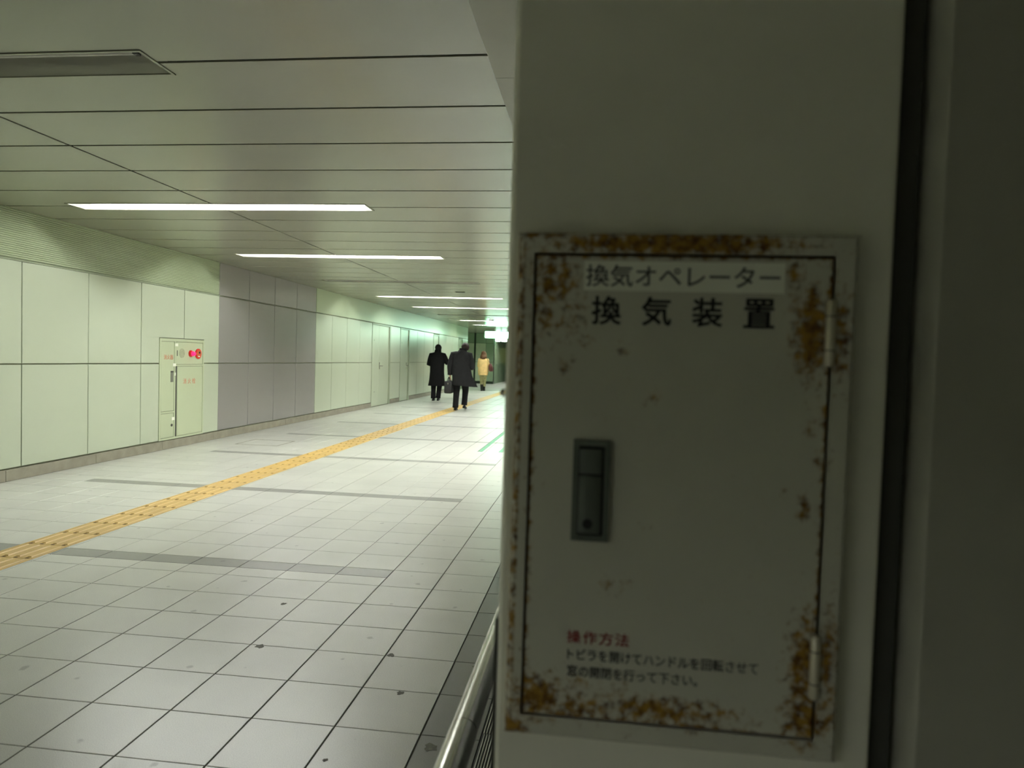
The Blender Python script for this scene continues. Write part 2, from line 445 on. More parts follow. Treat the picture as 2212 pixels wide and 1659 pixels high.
M['stain'] = mat('gum_stain', rgb(98, 96, 84), 0.6, 0, 0.3, 0.3, 60)
for i, (x, y, r) in enumerate(((-0.69, 2.49, .014), (-0.49, 2.155, .022), (-0.82, 2.80, .016), (-1.40, 2.78, .018), (-0.45, 2.76, .010), (-0.80, 2.03, .008), (-1.53, 3.28, .014), (-0.42, 2.04, .012))):
    n_ = 12
    pts = [(x + r * (1 + .35 * math.sin(q * 2.1 + i) * math.cos(q * 1.3 + 2 * i)) * math.cos(2 * math.pi * q / n_), y + r * (1 + .35 * math.sin(q * 1.7 + i)) * math.sin(2 * math.pi * q / n_)) for q in range(n_)]
    MB().loft([[(a_, b_, 0.0001) for a_, b_ in pts], [(a_, b_, 0.0007) for a_, b_ in pts]]).build('gum_spot', M['stain'], floor)

# slotted drain grate along the foot of the right-hand wall
for j, (y0, y1, lab) in enumerate(((0.275, 2.263, 'slotted steel drain grate section at the foot of the picture beside the handrail'),
                                   (2.267, 4.2, 'slotted steel drain grate section just past the joint, vanishing behind the pillar edge'))):
    mb = MB(); off = 0.0015 * (-1) ** j
    for q in range(12):
        x = -0.333 + q * 0.0093 + off
        mb.box(x, x + 0.0034, y0, y1, -0.003, 0.0015)
    tag(mb.build('drain_grate', M['steelmat']), lab, 'drain grate', 'drain grate sections')
MB().box(-0.338, -0.222, Y0, Y1, -0.0039, -0.0034).build('drain_channel', M['black'], floor)

# ================================================================== CEILING
ceil = MB().box(-11, XS, Y0, Y1, CE + 0.13, CE + 0.2).build('ceiling', M['void'])
tag(ceil, 'low ceiling of long grey metal panels with dark seams', kind='structure')
PY = 0.567; SEAM0 = 2.84; XM = -3.313
GAP = 0.021
LX0, LX1, LHW = -4.68, -1.952, 0.122
lamp_y = {k: SEAM0 + 0.004 + 2.843 * k for k in range(-3, 14)}
lamp_seams = set(5 * k for k in range(-3, 14))
def rects_panel(name, rects, mat_, parent, z0, z1):
    mb = MB()
    for (x0, x1, y0, y1) in rects: mb.box(x0, x1, y0, y1, z0, z1)
    return mb.build(name, mat_, parent)
kk0, kk1 = int((Y0 - SEAM0) / PY), int((Y1 - SEAM0) / PY)
def seam_y(k): return SEAM0 + 2.843 * k / 5.0
for k in range(kk0, kk1):
    a, b = seam_y(k) + GAP / 2, seam_y(k + 1) - GAP / 2
    a2 = seam_y(k) + LHW + 0.006 if k in lamp_seams else a
    b2 = seam_y(k + 1) - LHW - 0.006 if (k + 1) in lamp_seams else b
    for (x0, x1, side) in ((XW - 0.02, XM - GAP / 2, 0), (XM + GAP / 2, XS, 1)):
        if b > YEND and side == 0: x0 = -11
        if a2 == a and b2 == b:
            plate('ceiling_panel', M['ceiling'], ceil, '-z', ((x0 + x1) / 2, (a + b) / 2, CE), x1 - x0, round(b - a, 4), 0.007, 0.001)
        else:
            lx0, lx1 = LX0 - 0.006, LX1 + 0.006
            r = []
            if side == 0: r = [(x0, lx0, a, b), (lx0, x1, a2, b2)]
            else: r = [(x0, lx1, a2, b2), (lx1, x1, a, b)]
            rects_panel('ceiling_panel', r, M['ceiling'], ceil, CE, CE + 0.007)
# lower soffit along the right-hand side and over the alcove
ZS = 2.5285; XS2 = -0.485
rc = MB().box(XS2 + 0.02, 3.3, Y0, Y1, ZS + 0.02, 2.9).build('ceiling_soffit', M['groove'])
tag(rc, 'lower ceiling soffit beside the right-hand pillar', kind='structure')
for k in range(-8, 32):
    a, b = 3.07 - 1.2 + 1.2 * k, 3.07 + 1.2 * k
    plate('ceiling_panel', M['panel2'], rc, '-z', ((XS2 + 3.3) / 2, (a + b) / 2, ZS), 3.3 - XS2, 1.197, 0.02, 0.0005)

# recessed fluorescent troughs
def make_light(k, on, label):
    y = lamp_y[k]
    root = empty('ceiling_light', (0, y, CE))
    tag(root, label, 'ceiling light', 'recessed ceiling lights')
    d, t = 0.095, 0.05
    mb = MB()      # tapered trough, open below
    o_ = [(LX0, -LHW, 0.0), (LX1, -LHW, 0.0), (LX1, LHW, 0.0), (LX0, LHW, 0.0)]
    i_ = [(LX0 + t, -LHW + 0.02, d), (LX1 - t, -LHW + 0.02, d), (LX1 - t, LHW - 0.02, d), (LX0 + t, LHW - 0.02, d)]
    mb.add(o_ + i_, [(4, 7, 6, 5), (0, 4, 5, 1), (1, 5, 6, 2), (2, 6, 7, 3), (3, 7, 4, 0)])
    mb.build('reflector', M['reflector'], root)
    mb = MB(); e = 0.010   # thin lip
    mb.box(LX0 - e * .4, LX1 + e * .4, -LHW - e * .4, -LHW + e, -0.004, 0.002); mb.box(LX0 - e * .4, LX1 + e * .4, LHW - e, LHW + e * .4, -0.004, 0.002)
    mb.box(LX0 - e * .4, LX0 + e, -LHW, LHW, -0.0035, 0.002); mb.box(LX1 - e, LX1 + e * .4, -LHW, LHW, -0.0035, 0.002)
    mb.build('frame', M['ceiling'], root)
    xm = (LX0 + LX1) / 2
    for (x0, x1) in ((LX0 + 0.10, xm - 0.02), (xm + 0.02, LX1 - 0.10)):
        MB().tube([(x0, 0, 0.053), (x1, 0, 0.053)], 0.0165, 8).build('tube', M['tube_on'] if on else M['tube_off'], root, True)
        for xx in (x0, x1):
            MB().box(xx - 0.012, xx + 0.012, -0.014, 0.014, 0.037, d).build('socket', M['white'] if on else M['plastic'], root)
    return root
LAB = {-2: (True, 'added lit trough light behind the viewpoint, unseen fill'),  # unseen trough added as fill from behind the viewpoint
 0: (False, 'unlit recessed trough light at the upper left, cut by the picture edge'),
 1: (True, 'nearest and longest glowing recessed trough light'),
 2: (True, 'second glowing trough light from the front of the corridor'),
 3: (False, 'unlit trough light seen as a dark slot past the second glowing one'),
 4: (True, 'third glowing trough light, above the two double doors'),
 5: (True, 'fourth glowing trough light, running in behind the pillar edge'),
 6: (False, 'unlit trough light seen as a thin line past the fourth glowing one'),
 7: (True, 'fifth glowing trough light, faint and above the green sign'),
 10: (True, 'added lit trough light over the side passage, hidden behind the green sign'), 11: (True, 'added lit trough light at the far wall, hidden behind the green sign'),  # hidden troughs added to light the far passage
 8: (True, 'sixth glowing trough light, farthest visible one behind the green sign')}
for k, (on, lab) in LAB.items(): make_light(k, on, lab)
for k in (9, 10, 11, 12, 13):
    pass
# cover plates where no trough is fitted
for k in lamp_y:
    if k not in LAB and Y0 < lamp_y[k] < Y1:
        MB().box(LX0 - 0.005, LX1 + 0.005, lamp_y[k] - LHW - 0.005, lamp_y[k] + LHW + 0.005, CE + 0.001, CE + 0.02).build('cover_plate', M['ceiling'], ceil)
v = empty('ceiling_vent', (-2.6, 12.92, CE)); tag(v, 'small dark slotted vent in the ceiling past the second glowing light', 'vent')
MB().box(-.1, .1, -.06, .06, -0.004, 0.0).build('frame', M['frame'], v)
for j in range(4): MB().box(-.09, .09, -.05 + j * .027, -.032 + j * .027, -0.007, -0.004).build('slat', M['void'], v)
dt = empty('ceiling_dome', (-3.408, 22.2, CE)); tag(dt, 'small bright dome on the ceiling before the green sign', 'camera dome')  # small bright ceiling dot, drawn as a dome that glows
MB().tube([(0, 0, 0), (0, 0, -0.03)], 0.07, 16).build('base', M['white'], dt)
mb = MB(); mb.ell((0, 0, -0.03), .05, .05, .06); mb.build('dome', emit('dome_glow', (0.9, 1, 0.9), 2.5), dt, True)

# ================================================================== LEFT WALL
wl = MB().box(XW - 0.35, XW - 0.021, Y0, YEND - 0.004, 0, CE + 0.1).build('wall_left', M['joint'])
tag(wl, 'left wall of pale green and grey enamel panels', kind='structure')
ZB, ZJ, ZT = 0.115, 1.090, 2.058
JG, JV = 0.012, 0.0095
def wpanel(y0, y1, z0, z1, m='green', jz=JG, jy=JV, nm='panel'):
    return plate(nm, M[m], wl, '+x', (XW, (y0 + y1) / 2, (z0 + z1) / 2), round(y1 - y0 - jy, 4), round(z1 - z0 - jz, 4), 0.02, 0.003)
def wrects(rects, m='green'):
    mb = MB()
    for (y0, y1, z0, z1) in rects:
        plate_geo(mb, '+x', y1 - y0, z1 - z0, 0.02, 0.0006, (XW, (y0 + y1) / 2, (z0 + z1) / 2))
    return mb.build('panel', M[m], wl)
def col(y0, y1, m='green'):
    wpanel(y0, y1, ZB, ZJ, m); wpanel(y0, y1, ZJ, ZT, m)
PW = 0.857
yb = [5.873 + PW * k for k in range(-15, 2)] + [7.585]
for i in range(len(yb) - 1):
    if yb[i + 1] - yb[i] > 0.1 and yb[i + 1] < 7.6: col(yb[i], yb[i + 1])
# the two columns around the fire cabinet
CY0, CY1, CZ0, CZ1 = 7.93, 8.90, 0.117, 1.408
wrects([(7.59, CY0 - 0.006, ZB + .008, ZJ - .008)])
wrects([(7.59, 8.44, CZ1 + .008, ZT - .008), (7.59, CY0 - 0.006, ZJ + .008, CZ1 + .008)])
wrects([(8.45, 9.28, CZ1 + .008, ZT - .008), (CY1 + 0.006, 9.28, ZJ + .008, CZ1 + .008)])
wrects([(CY1 + 0.006, 9.28, ZB + .008, ZJ - .008)])
# grey columns, four wide, with their own top row
gy = [9.285, 10.14, 10.995, 11.85, 12.715]
for i in range(4):
    col(gy[i], gy[i + 1], 'gray'); wpanel(gy[i], gy[i + 1], ZT + 0.004, CE + 0.006, 'gray')
# green columns up to the double doors
gy = [12.715, 13.545, 14.39, 15.215, 16.075]
for i in range(4): col(gy[i], gy[i + 1])
col(17.60, 18.50)
gy = [19.45, 20.33, 21.19, 22.40]
for i in range(3): col(gy[i], gy[i + 1])
gy = [23.27, 24.39, 25.55, 26.62]
for i in range(3): col(gy[i], gy[i + 1])
col(27.52, YEND)
# ribbed band over the near panels, plain band over the far ones
mb = MB(); prof = []
z = ZT + 0.016; n_r = 24; ph = (CE + 0.01 - z) / n_r
for j in range(n_r):
    prof += [(XW - 0.012, z + ph * j), (XW - 0.012, z + ph * (j + .22)), (XW, z + ph * (j + .34)), (XW, z + ph * (j + .9))]
prof.append((XW - 0.012, CE + 0.01))
def rib(y0, y1):
    mb = MB(); mb.loft([[(x, y0, z) for x, z in prof], [(x, y1, z) for x, z in prof]], False, False, 0, False); return mb
rib(Y0, 9.28).build('ribbed_band', M['greenband'], wl)
plate('plain_band', M['greenband'], wl, '+x', (XW, (12.72 + 26.24) / 2, (ZT + 0.012 + CE + 0.006) / 2), 26.24 - 12.73, CE + 0.006 - ZT - 0.012, 0.02, 0.002)
plate('plain_band', M['greenband'], wl, '+x', (XW, (26.25 + YEND) / 2, (ZT + 0.012 + CE + 0.006) / 2), YEND - 26.26, CE + 0.006 - ZT - 0.012, 0.02, 0.002)
tr = MB().box(XW - 0.02, XW + 0.004, Y0, 9.285, ZT - 0.004, ZT + 0.010).build('trim_1', M['frame'])
tag(tr, 'thin metal trim under the ribbed band', kind='structure')
# end return of the left wall
plate('panel', M['farglossy'], wl, '+x', (XW, YEND, 1.2), 0.008, 2.4, 0.3, 0.001)

# skirting stones
sk = MB().box(XW - 0.02, XW + 0.001, Y0, 16.07, 0, 0.05).build('baseboard_left', M['joint'])
tag(sk, 'grey stone skirting along the left wall', kind='structure')
def skirt(y0, y1, L=1.16):
    n = max(1, round((y1 - y0) / L)); l = (y1 - y0) / n
    for j in range(n):
        plate('skirting_stone', M['stone'], sk, '+x', (XW + 0.012, y0 + l * (j + .5), 0.0545), round(l - 0.003, 4), 0.105, 0.03, 0.002)
skirt(Y0, 16.07); skirt(17.62, 18.47); skirt(19.47, 22.38); skirt(23.29, 26.6); skirt(27.54, YEND)

# doors in the left wall
def wall_door(n, y0, y1, yf, leaves, label, z1=2.02, rec=0.013):
    d = empty('door_%d' % n, (XW, y0, 0)); tag(d, label, kind='structure')
    fw = 0.035
    mb = MB(); mb.box(-0.09, 0.006, -0.02, fw - 0.02, 0, z1 + fw); mb.box(-0.09, 0.006, yf - y0 - 0.02 - fw * 2.2, yf - y0, 0, z1 + fw); mb.box(-0.09, 0.006, fw - 0.02, yf - y0 - 0.02 - fw * 2.2, z1, z1 + fw)
    mb.build('door_frame', M['frame'], d)
    ya, ybb = fw - 0.02, yf - y0 - 0.02 - fw * 2.2
    cuts = [ya] + [c - y0 for c in leaves] + [ybb]
    out = []
    for i in range(len(cuts) - 1):
        out.append(bevel_box('door_leaf', M['door'], d, -rec - 0.03, -rec, cuts[i] + 0.003, cuts[i + 1] - 0.003, 0.012, z1 - 0.004, 0.003, 1))
    return d, out
def lever(parent, y, z, x, s=1):
    h_ = bevel_box('handle', M['steel'], parent, x, x + 0.008, y - 0.022, y + 0.022, z - 0.09, z + 0.09, 0.003, 1)
    MB().tube([(x + 0.004, y, z), (x + 0.05, y, z), (x + 0.055, y + 0.10 * s, z)], 0.010, 8).build('lever', M['steel'], h_, True)
d1, lf = wall_door(1, 16.10, 17.55, 17.60, [16.66], 'pale green double door past the grey panels, nearest of the doors')
lever(lf[1], 0.56 - 0.0 + 0.06, 1.01, -0.013)
MB().box(-0.013, -0.010, 0.17, 0.21, 1.62, 1.66).build('number_plate', M['frame'], lf[0])
MB().box(-0.013, -0.010, 0.22, 0.32, 0.36, 0.372).build('scuff_plate', M['handle'], lf[0])
d2, lf = wall_door(2, 18.52, 19.43, 19.47, [], 'single pale green door, second of the doors')
lever(lf[0], 0.66, 1.0, -0.013)
MB().box(-0.013, -0.010, 0.17, 0.21, 1.62, 1.66).build('number_plate', M['frame'], lf[0])
d3, lf = wall_door(3, 22.43, 23.2, 23.28, [], 'single pale door behind the man in the black coat, third of the doors', 1.99)
lever(lf[0], 0.6, 1.0, -0.013)
d4, lf = wall_door(4, 26.66, 27.48, 27.5, [], 'dark-looking farthest door before the left wall ends', 2.0, 0.016)
lever(lf[0], 0.6, 1.0, -0.016)

# fire cabinet
fc = empty('fire_hydrant_cabinet', (XW, CY0, 0))
tag(fc, 'pale green fire hydrant cabinet with red alarm lamp and button set in the wall', 'fire cabinet')
def cy(y): return y - CY0
MB().box(-0.018, -0.004, 0, CY1 - CY0, CZ0, CZ1).build('cabinet_back', M['joint'], fc)
bk = MB()
bk.box(-0.004, 0.006, 0, 0.032, CZ0, CZ1); bk.box(-0.004, 0.006, 0.945, CY1 - CY0, CZ0, CZ1); bk.box(-0.004, 0.006, 0.032, 0.945, 1.372, CZ1); bk.box(-0.004, 0.006, 0.032, 0.945, CZ0, 0.142)
bk.box(-0.004, 0.006, cy(8.232), cy(8.258), 0.142, 1.372); bk.box(-0.004, 0.006, cy(8.258), 0.945, 1.056, 1.074); bk.box(-0.004, 0.006, 0.032, cy(8.232), 0.458, 0.478)
bk.build('cabinet_frame', M['cab'], fc)
def cdoor(nm, y0, y1, z0, z1, x=0.004): return bevel_box(nm, M['cab'], fc, -0.012, x, cy(y0) + .005, cy(y1) - .005, z0 + .005, z1 - .005, 0.002, 1)
dA = cdoor('extinguisher_door', 7.962, 8.232, 0.478, 1.372)
dB = cdoor('lower_door', 7.962, 8.232, 0.142, 0.458)
dC = cdoor('alarm_panel', 8.258, 8.875, 1.074, 1.372)
dD = cdoor('hydrant_door', 8.297, 8.875, 0.142, 1.056)
MB().box(-0.01, -0.003, cy(8.258), cy(8.297), 0.142, 1.056).build('door_gap', M['groove'], fc)
def disc(nm, m, parent, y, z, r, x0, x1, n=24):
    return MB().tube([(x0, cy(y), z), (x1, cy(y), z)], r, n).build(nm, m, parent)
disc('speaker_grille', M['grille'], dC, 8.394, 1.224, 0.062, 0.0035, 0.0055)
b_ = disc('alarm_lamp', M['red'], dC, 8.585, 1.221, 0.046, 0.003, 0.014)
MB().tube([(0.014, cy(8.585), 1.221), (0.034, cy(8.585), 1.221)], [0.043, 0.034], 20).build('lamp_base', M['red'], b_, True)
MB().tube([(0.034, cy(8.585), 1.221), (0.055, cy(8.585), 1.221), (0.072, cy(8.585), 1.221), (0.078, cy(8.585), 1.221)], [0.033, 0.031, 0.022, 0.008], 20).build('lens', M['redglow'], b_, True)
b_ = disc('call_button', M['red'], dC, 8.757, 1.221, 0.068, 0.003, 0.016)
disc('push_plate', M['redtext'], b_, 8.757, 1.221, 0.05, 0.016, 0.019)
MB().box(0.019, 0.021, cy(8.757), cy(8.79), 1.222, 1.25).build('mark', M['black'], b_)
MB().box(0.019, 0.021, cy(8.735), cy(8.78), 1.178, 1.192).build('mark', M['sticker'], b_)
MB().box(0.003, 0.007, cy(8.286), cy(8.297), 1.187, 1.260).build('slot', M['groove'], dC)
h_ = bevel_box('pull_handle', M['handle'], dA, 0.003, 0.008, cy(8.156), cy(8.212), 0.852, 0.995, 0.002, 1)
MB().box(0.006, 0.0085, cy(8.156), cy(8.212), 0.975, 0.995).build('handle_gap', M['groove'], h_)
disc('lock', M['groove'], dB, 8.19, 0.298, 0.018, 0.003, 0.009, 14)
for (y, z, a, b2) in ((8.274, 1.330, .03, .018), (8.232, 1.072, .032, .018), (8.247, 0.952, .013, .02), (8.216, 0.380, .03, .02)):
    MB().box(0.006, 0.008, cy(y) - a, cy(y) + a, z - b2, z + b2).build('white_label', M['sticker'], fc)
text_mesh('lettering', '消火器', M['redtext'], dA, '+x', (0.0046, cy(8.013), 1.139), 0.19, 0.063, 0.0)
text_mesh('lettering', '消 火 栓', M['redtext'], dD, '+x', (0.0046, cy(8.425), 0.820), 0.279, 0.072, 0.0)

# ================================================================== RIGHT WALL END (the near pillar) AND ALCOVE
YP = 0.825
def arc(cx, cy_, r, a0, a1, n=8): return [(cx + r * math.cos(math.radians(a0 + (a1 - a0) * i / n)), cy_ + r * math.sin(math.radians(a0 + (a1 - a0) * i / n))) for i in range(n + 1)]
def extrude_plan(name, pts, z0, z1, m, kind_label):
    mb = MB(); n = len(pts)
    mb.loft([[(x, y, z0) for x, y in pts], [(x, y, z1) for x, y in pts]])
    o = mb.build(name, m); smooth_by_angle(o, 30); tag(o, kind_label, kind='structure'); return o
rr = 0.009
YB0, YB1, XB = 7.0, 16.5, 3.0
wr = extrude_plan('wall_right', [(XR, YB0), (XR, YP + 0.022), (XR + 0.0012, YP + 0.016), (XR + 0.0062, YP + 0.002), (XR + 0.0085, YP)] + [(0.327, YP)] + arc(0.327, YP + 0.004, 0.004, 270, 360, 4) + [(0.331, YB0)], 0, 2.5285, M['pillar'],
                  'near pillar-like end of the right wall, painted grey-beige')
ga = extrude_plan('wall_groove', [(0.331, YP + 0.018), (0.3595, YP + 0.018), (0.3595, YP + 0.2), (0.331, YP + 0.2)], 0, 2.5285, M['groove'], 'recessed strip beside the near pillar')  # the strip's shade is put into its dark colour
MB().box(0.3595, 0.3685, YP + 0.08, YP + 0.1, 0, 2.5285).build('gap', M['void'], ga)
rr = 0.010
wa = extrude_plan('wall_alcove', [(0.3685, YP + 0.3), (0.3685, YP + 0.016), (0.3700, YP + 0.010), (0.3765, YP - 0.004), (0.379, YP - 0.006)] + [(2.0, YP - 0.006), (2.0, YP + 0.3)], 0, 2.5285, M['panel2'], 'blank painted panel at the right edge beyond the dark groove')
tag(MB().box(1.25, 2.4, -0.9, YP - 0.006, 0, 2.5285).build('wall_side', M['niche']), 'unseen side wall beside the viewpoint, set close to dim the pillar', kind='structure')  # unseen wall set close so the pillar face dims to the right
tag(MB().box(0.30, 2.4, Y0, -0.62, 0, 2.5285).build('wall_light_block', M['niche']), 'unseen wall added behind the viewpoint to hold light off the pillar', kind='structure')  # unseen wall added to block light reaching the pillar face
tag(MB().box(XR - 0.004, XR, YP + 0.02, YB0 - 0.02, 0.0, 0.95).build('wall_rail_dark', M['darkpanel']), 'unseen dado on the corridor side of the right-hand wall', kind='structure')  # unseen dark panel added so the rail's far side reflects dark
tag(MB().box(-11, 2.4, Y0 - 0.2, Y0, 0, 2.9).build('wall_back', M['green']), 'wall closing the corridor behind the viewpoint', kind='structure')
for nm, args, lab in (('wall_added_bay', (0.331, XB + 0.2, YB0 - 0.2, YB0, 0, 2.5285), 'near side wall of the added unseen bay on the right'), ('wall_added_bay_back', (XB, XB + 0.2, YB0, YB1, 0, 2.5285), 'back wall of the added unseen bay on the right'),
                      ('wall_beyond', (XR, XB + 0.2, YB1, Y1, 0, 2.5285), 'right-hand wall beyond the added bay')):
    tag(MB().box(*args).build(nm, M['niche']), lab, kind='structure')  # unseen bay added to let light onto the corridor floor
for y, lab in ((8.6, 'added ceiling batten in the unseen right-hand bay, nearer one'), (11.6, 'added ceiling batten in the unseen right-hand bay, middle one'), (14.6, 'added ceiling batten in the unseen right-hand bay, farther one')):
    r_ = empty('added_batten', (0.42, y, ZS - 0.004)); tag(r_, lab, 'ceiling light', 'added batten lights in the unseen bay')
    MB().box(-0.11, 0.11, -1.3, 1.3, -0.02, 0.0).box(-0.11, -0.10, -1.3, 1.3, -0.10, -0.02).box(0.10, 0.11, -1.3, 1.3, -0.10, -0.02).build('housing', M['white'], r_)
    for xx in (-0.04, 0.04): MB().tube([(xx, -1.22, -0.05), (xx, 1.22, -0.05)], 0.016, 8).build('tube', M['tube_on'], r_, True)  # unseen battens added to brighten the corridor floor on the right
MB().tube([(XR - 0.001, 0.845, 1.236), (XR - 0.006, 0.845, 1.236)], [0.006, 0.003], 10).build('screw', M['steel'], wr)

# handrail on the corridor side of the right wall
RX = -0.243
hr = empty('handrail', (RX, 1.0, 0)); tag(hr, 'round stainless guard rail fixed along the right-hand wall', 'guard rail')
ZR = 0.510
MB().tube([(0, 0.12, ZR), (0, 0.3605, ZR)], 0.0294, 32).build('rail', M['steel'], hr, True)
MB().tube([(0, 0.3635, ZR), (0, 5.4, ZR)], 0.0288, 32).build('rail', M['steel'], hr, True)
MB().tube([(0, 0.36, ZR), (0, 0.364, ZR)], 0.0279, 32).build('joint_ring', M['groove'], hr, True)
for j in range(4):
    y = 0.95 + j * 1.3
    b_ = MB().tube([(0.01, y, ZR - 0.015), (0.03, y, ZR - 0.05), (0.06, y, ZR - 0.065), (0.132, y, ZR - 0.065)], 0.010, 10).build('bracket', M['steel'], hr, True)
    MB().tube([(0.120, y, ZR - 0.065), (0.130, y, ZR - 0.065)], 0.04, 16).build('wall_flange', M['steel'], b_)

# rusty ventilation box
YBX = 0.800
vb = empty('ventilation_box', (0, YP, 0))
tag(vb, 'rust-spotted ventilation operator box with hinged door on the near pillar', 'wall box')
BX0, BX1, BZ0, BZ1 = -0.0875, 0.281, 0.834, 1.423
DX0, DX1, DZ0, DZ1 = -0.071, 0.2575, 0.8585, 1.3995
SPOTS = [(0.081, 1.414, 0.1027, 0.0108, 1.0), (-0.049, 1.374, 0.0243, 0.0297, 0.7), (-0.061, 1.336, 0.0135, 0.0324, 0.6), (-0.029, 1.326, 0.0162, 0.0216, 0.5), (0.179, 1.383, 0.0162, 0.0162, 0.4), (0.219, 1.378, 0.0108, 0.027, 0.55), (0.239, 1.317, 0.0162, 0.0378, 0.95), (0.269, 1.313, 0.0097, 0.0432, 0.7), (0.259, 1.379, 0.0076, 0.027, 0.35), (-0.055, 0.878, 0.0243, 0.0216, 0.9), (-0.005, 0.871, 0.0432, 0.0119, 0.7), (0.091, 0.875, 0.0649, 0.0119, 0.8), (-0.012, 0.896, 0.0162, 0.0189, 0.45), (0.037, 0.894, 0.0162, 0.0135, 0.45), (0.248, 0.94, 0.0151, 0.0459, 0.85), (0.249, 0.879, 0.0189, 0.0243, 0.85), (0.273, 0.947, 0.0086, 0.0541, 0.7), (0.271, 0.878, 0.0162, 0.0135, 0.7), (-0.085, 0.838, 0.0141, 0.0076, 1.0), (-0.009, 1.3, 0.0076, 0.0076, 0.5), (0.031, 1.293, 0.0076, 0.0065, 0.45), (-0.035, 1.272, 0.0076, 0.0086, 0.5), (0.067, 1.238, 0.0086, 0.0076, 0.4), (0.022, 1.02, 0.0086, 0.0086, 0.5), (0.044, 1.019, 0.007, 0.0076, 0.45), (0.24, 1.119, 0.0076, 0.0119, 0.7), (0.256, 1.172, 0.0081, 0.0108, 0.55), (0.242, 1.208, 0.0086, 0.0108, 0.5), (0.251, 1.229, 0.0076, 0.0097, 0.5), (0.062, 1.088, 0.0049, 0.0049, 0.45), (-0.03, 1.278, 0.0054, 0.0054, 0.5), (0.015, 1.215, 0.0054, 0.0054, 0.4), (0.22, 1.137, 0.0108, 0.0054, 0.3), (0.129, 0.854, 0.0076, 0.0054, 0.6), (0.05, 0.841, 0.0054, 0.0043, 0.5), (-0.085, 1.319, 0.0054, 0.0216, 0.4)]
def rust_at(x, z):
    v = 0.0
    for (sx, sz, a, b, am) in SPOTS: v = max(v, am * math.exp(-0.5 * (((x - sx) / (a * 1.1)) ** 2 + ((z - sz) / (b * 1.1)) ** 2)))
    ed = min(abs(x - DX0), abs(x - DX1)) if DZ0 < z < DZ1 else 9
    ed2 = min(abs(z - DZ0), abs(z - DZ1)) if DX0 < x < DX1 else 9
    v = max(v, 0.62 * math.exp(-min(ed, ed2) / 0.004))
    if x < BX0 + 0.004: v = max(v, 0.55)
    if z > BZ1 - 0.003 and x < 0.2: v = max(v, 0.6)
    return v
def add_rust(o):
    me = o.data; at = me.attributes.new('rust', 'FLOAT', 'POINT')
    for i, v in enumerate(me.vertices): at.data[i].value = rust_at(v.co.x, v.co.z)
def lins(a, b, n): return [a + (b - a) * i / n for i in range(n + 1)]
def grid(mb, xs, zs, y, skip=None):
    n = len(xs); vs = [(x, y, z) for z in zs for x in xs]; fs = []
    for j in range(len(zs) - 1):
        for i in range(n - 1):
            if skip and skip((xs[i] + xs[i + 1]) / 2, (zs[j] + zs[j + 1]) / 2): continue
            fs.append((j * n + i, j * n + i + 1, (j + 1) * n + i + 1, (j + 1) * n + i))
    mb.add(vs, fs)
yf = YBX - YP                     # local y of the front (box origin on the pillar face)
g_ = 0.0036
c_ = 0.006
xs = [BX0] + lins(BX0 + 0.003, DX0 - g_, 6) + lins(DX0 - g_, DX1 + g_, 70)[1:] + lins(DX1 + g_, BX1, 8)[1:]
zs = lins(BZ0, DZ0 - g_, 8) + lins(DZ0 - g_, DZ1 + g_, 110)[1:] + lins(DZ1 + g_, BZ1, 9)[1:]
mb = MB()
grid(mb, xs, zs, yf, lambda x, z: DX0 - g_ < x < DX1 + g_ and DZ0 - g_ < z < DZ1 + g_)
# bevelled outer edge and sides back to the pillar
zc = lins(BZ0, BZ1, 60)
for (xa, s) in ((BX0, -1), (BX1, 1)):
    ring = [(xa, yf), (xa + s * 0.0035, yf + 0.003), (xa + s * c_, yf + 0.009), (xa + s * c_, 0.0)]
    mb.loft([[(x, y, z) for x, y in ring] for z in zc], False, False, 0, False)
xc = lins(BX0 - c_, BX1 + c_, 40)
for (za, s) in ((BZ0, -1), (BZ1, 1)):
    ring = [(za, yf), (za + s * 0.003, yf + 0.003), (za + s * 0.003, 0.0)]
    mb.loft([[(x, y, z) for z, y in ring] for x in xc], False, False, 0, False)
fr = mb.build('box_frame', M['rust'], vb); add_rust(fr)
MB().box(DX0 - g_, DX1 + g_, yf + 0.004, -0.001, DZ0 - g_, DZ1 + g_).build('box_back', M['rustgap'], vb)
mb = MB(); grid(mb, lins(DX0, DX1, 74), lins(DZ0, DZ1, 116), yf - 0.0005)
for (x, s) in ((DX0, 1), (DX1, -1)):
    mb.add([(x, yf - 0.0005, DZ0), (x, yf - 0.0005, DZ1), (x, yf + 0.004, DZ1), (x, yf + 0.004, DZ0)], [(0, 1, 2, 3)])
for z in (DZ0, DZ1):
    mb.add([(DX0, yf - 0.0005, z), (DX1, yf - 0.0005, z), (DX1, yf + 0.004, z), (DX0, yf + 0.004, z)], [(0, 1, 2, 3)])
dr = mb.build('box_door', M['rust'], vb); add_rust(dr)
yd = yf - 0.0005
for (z0, z1) in ((1.280, 1.354), (0.905, 0.978)):
    h_ = MB().tube([(0.257, yd - 0.003, z0), (0.257, yd - 0.003, z0 + 0.002), (0.257, yd - 0.003, z1 - 0.002), (0.257, yd - 0.003, z1)], [0.0035, 0.0055, 0.0055, 0.0035], 14).build('hinge', M['hinge'], vb, True)
    for zz in (z0 + 0.018, z1 - 0.018):
        MB().tube([(0.257, yd - 0.003, zz - 0.0006), (0.257, yd - 0.003, zz + 0.0006)], 0.0057, 14).build('knuckle_joint', M['rustgap'], h_, True)
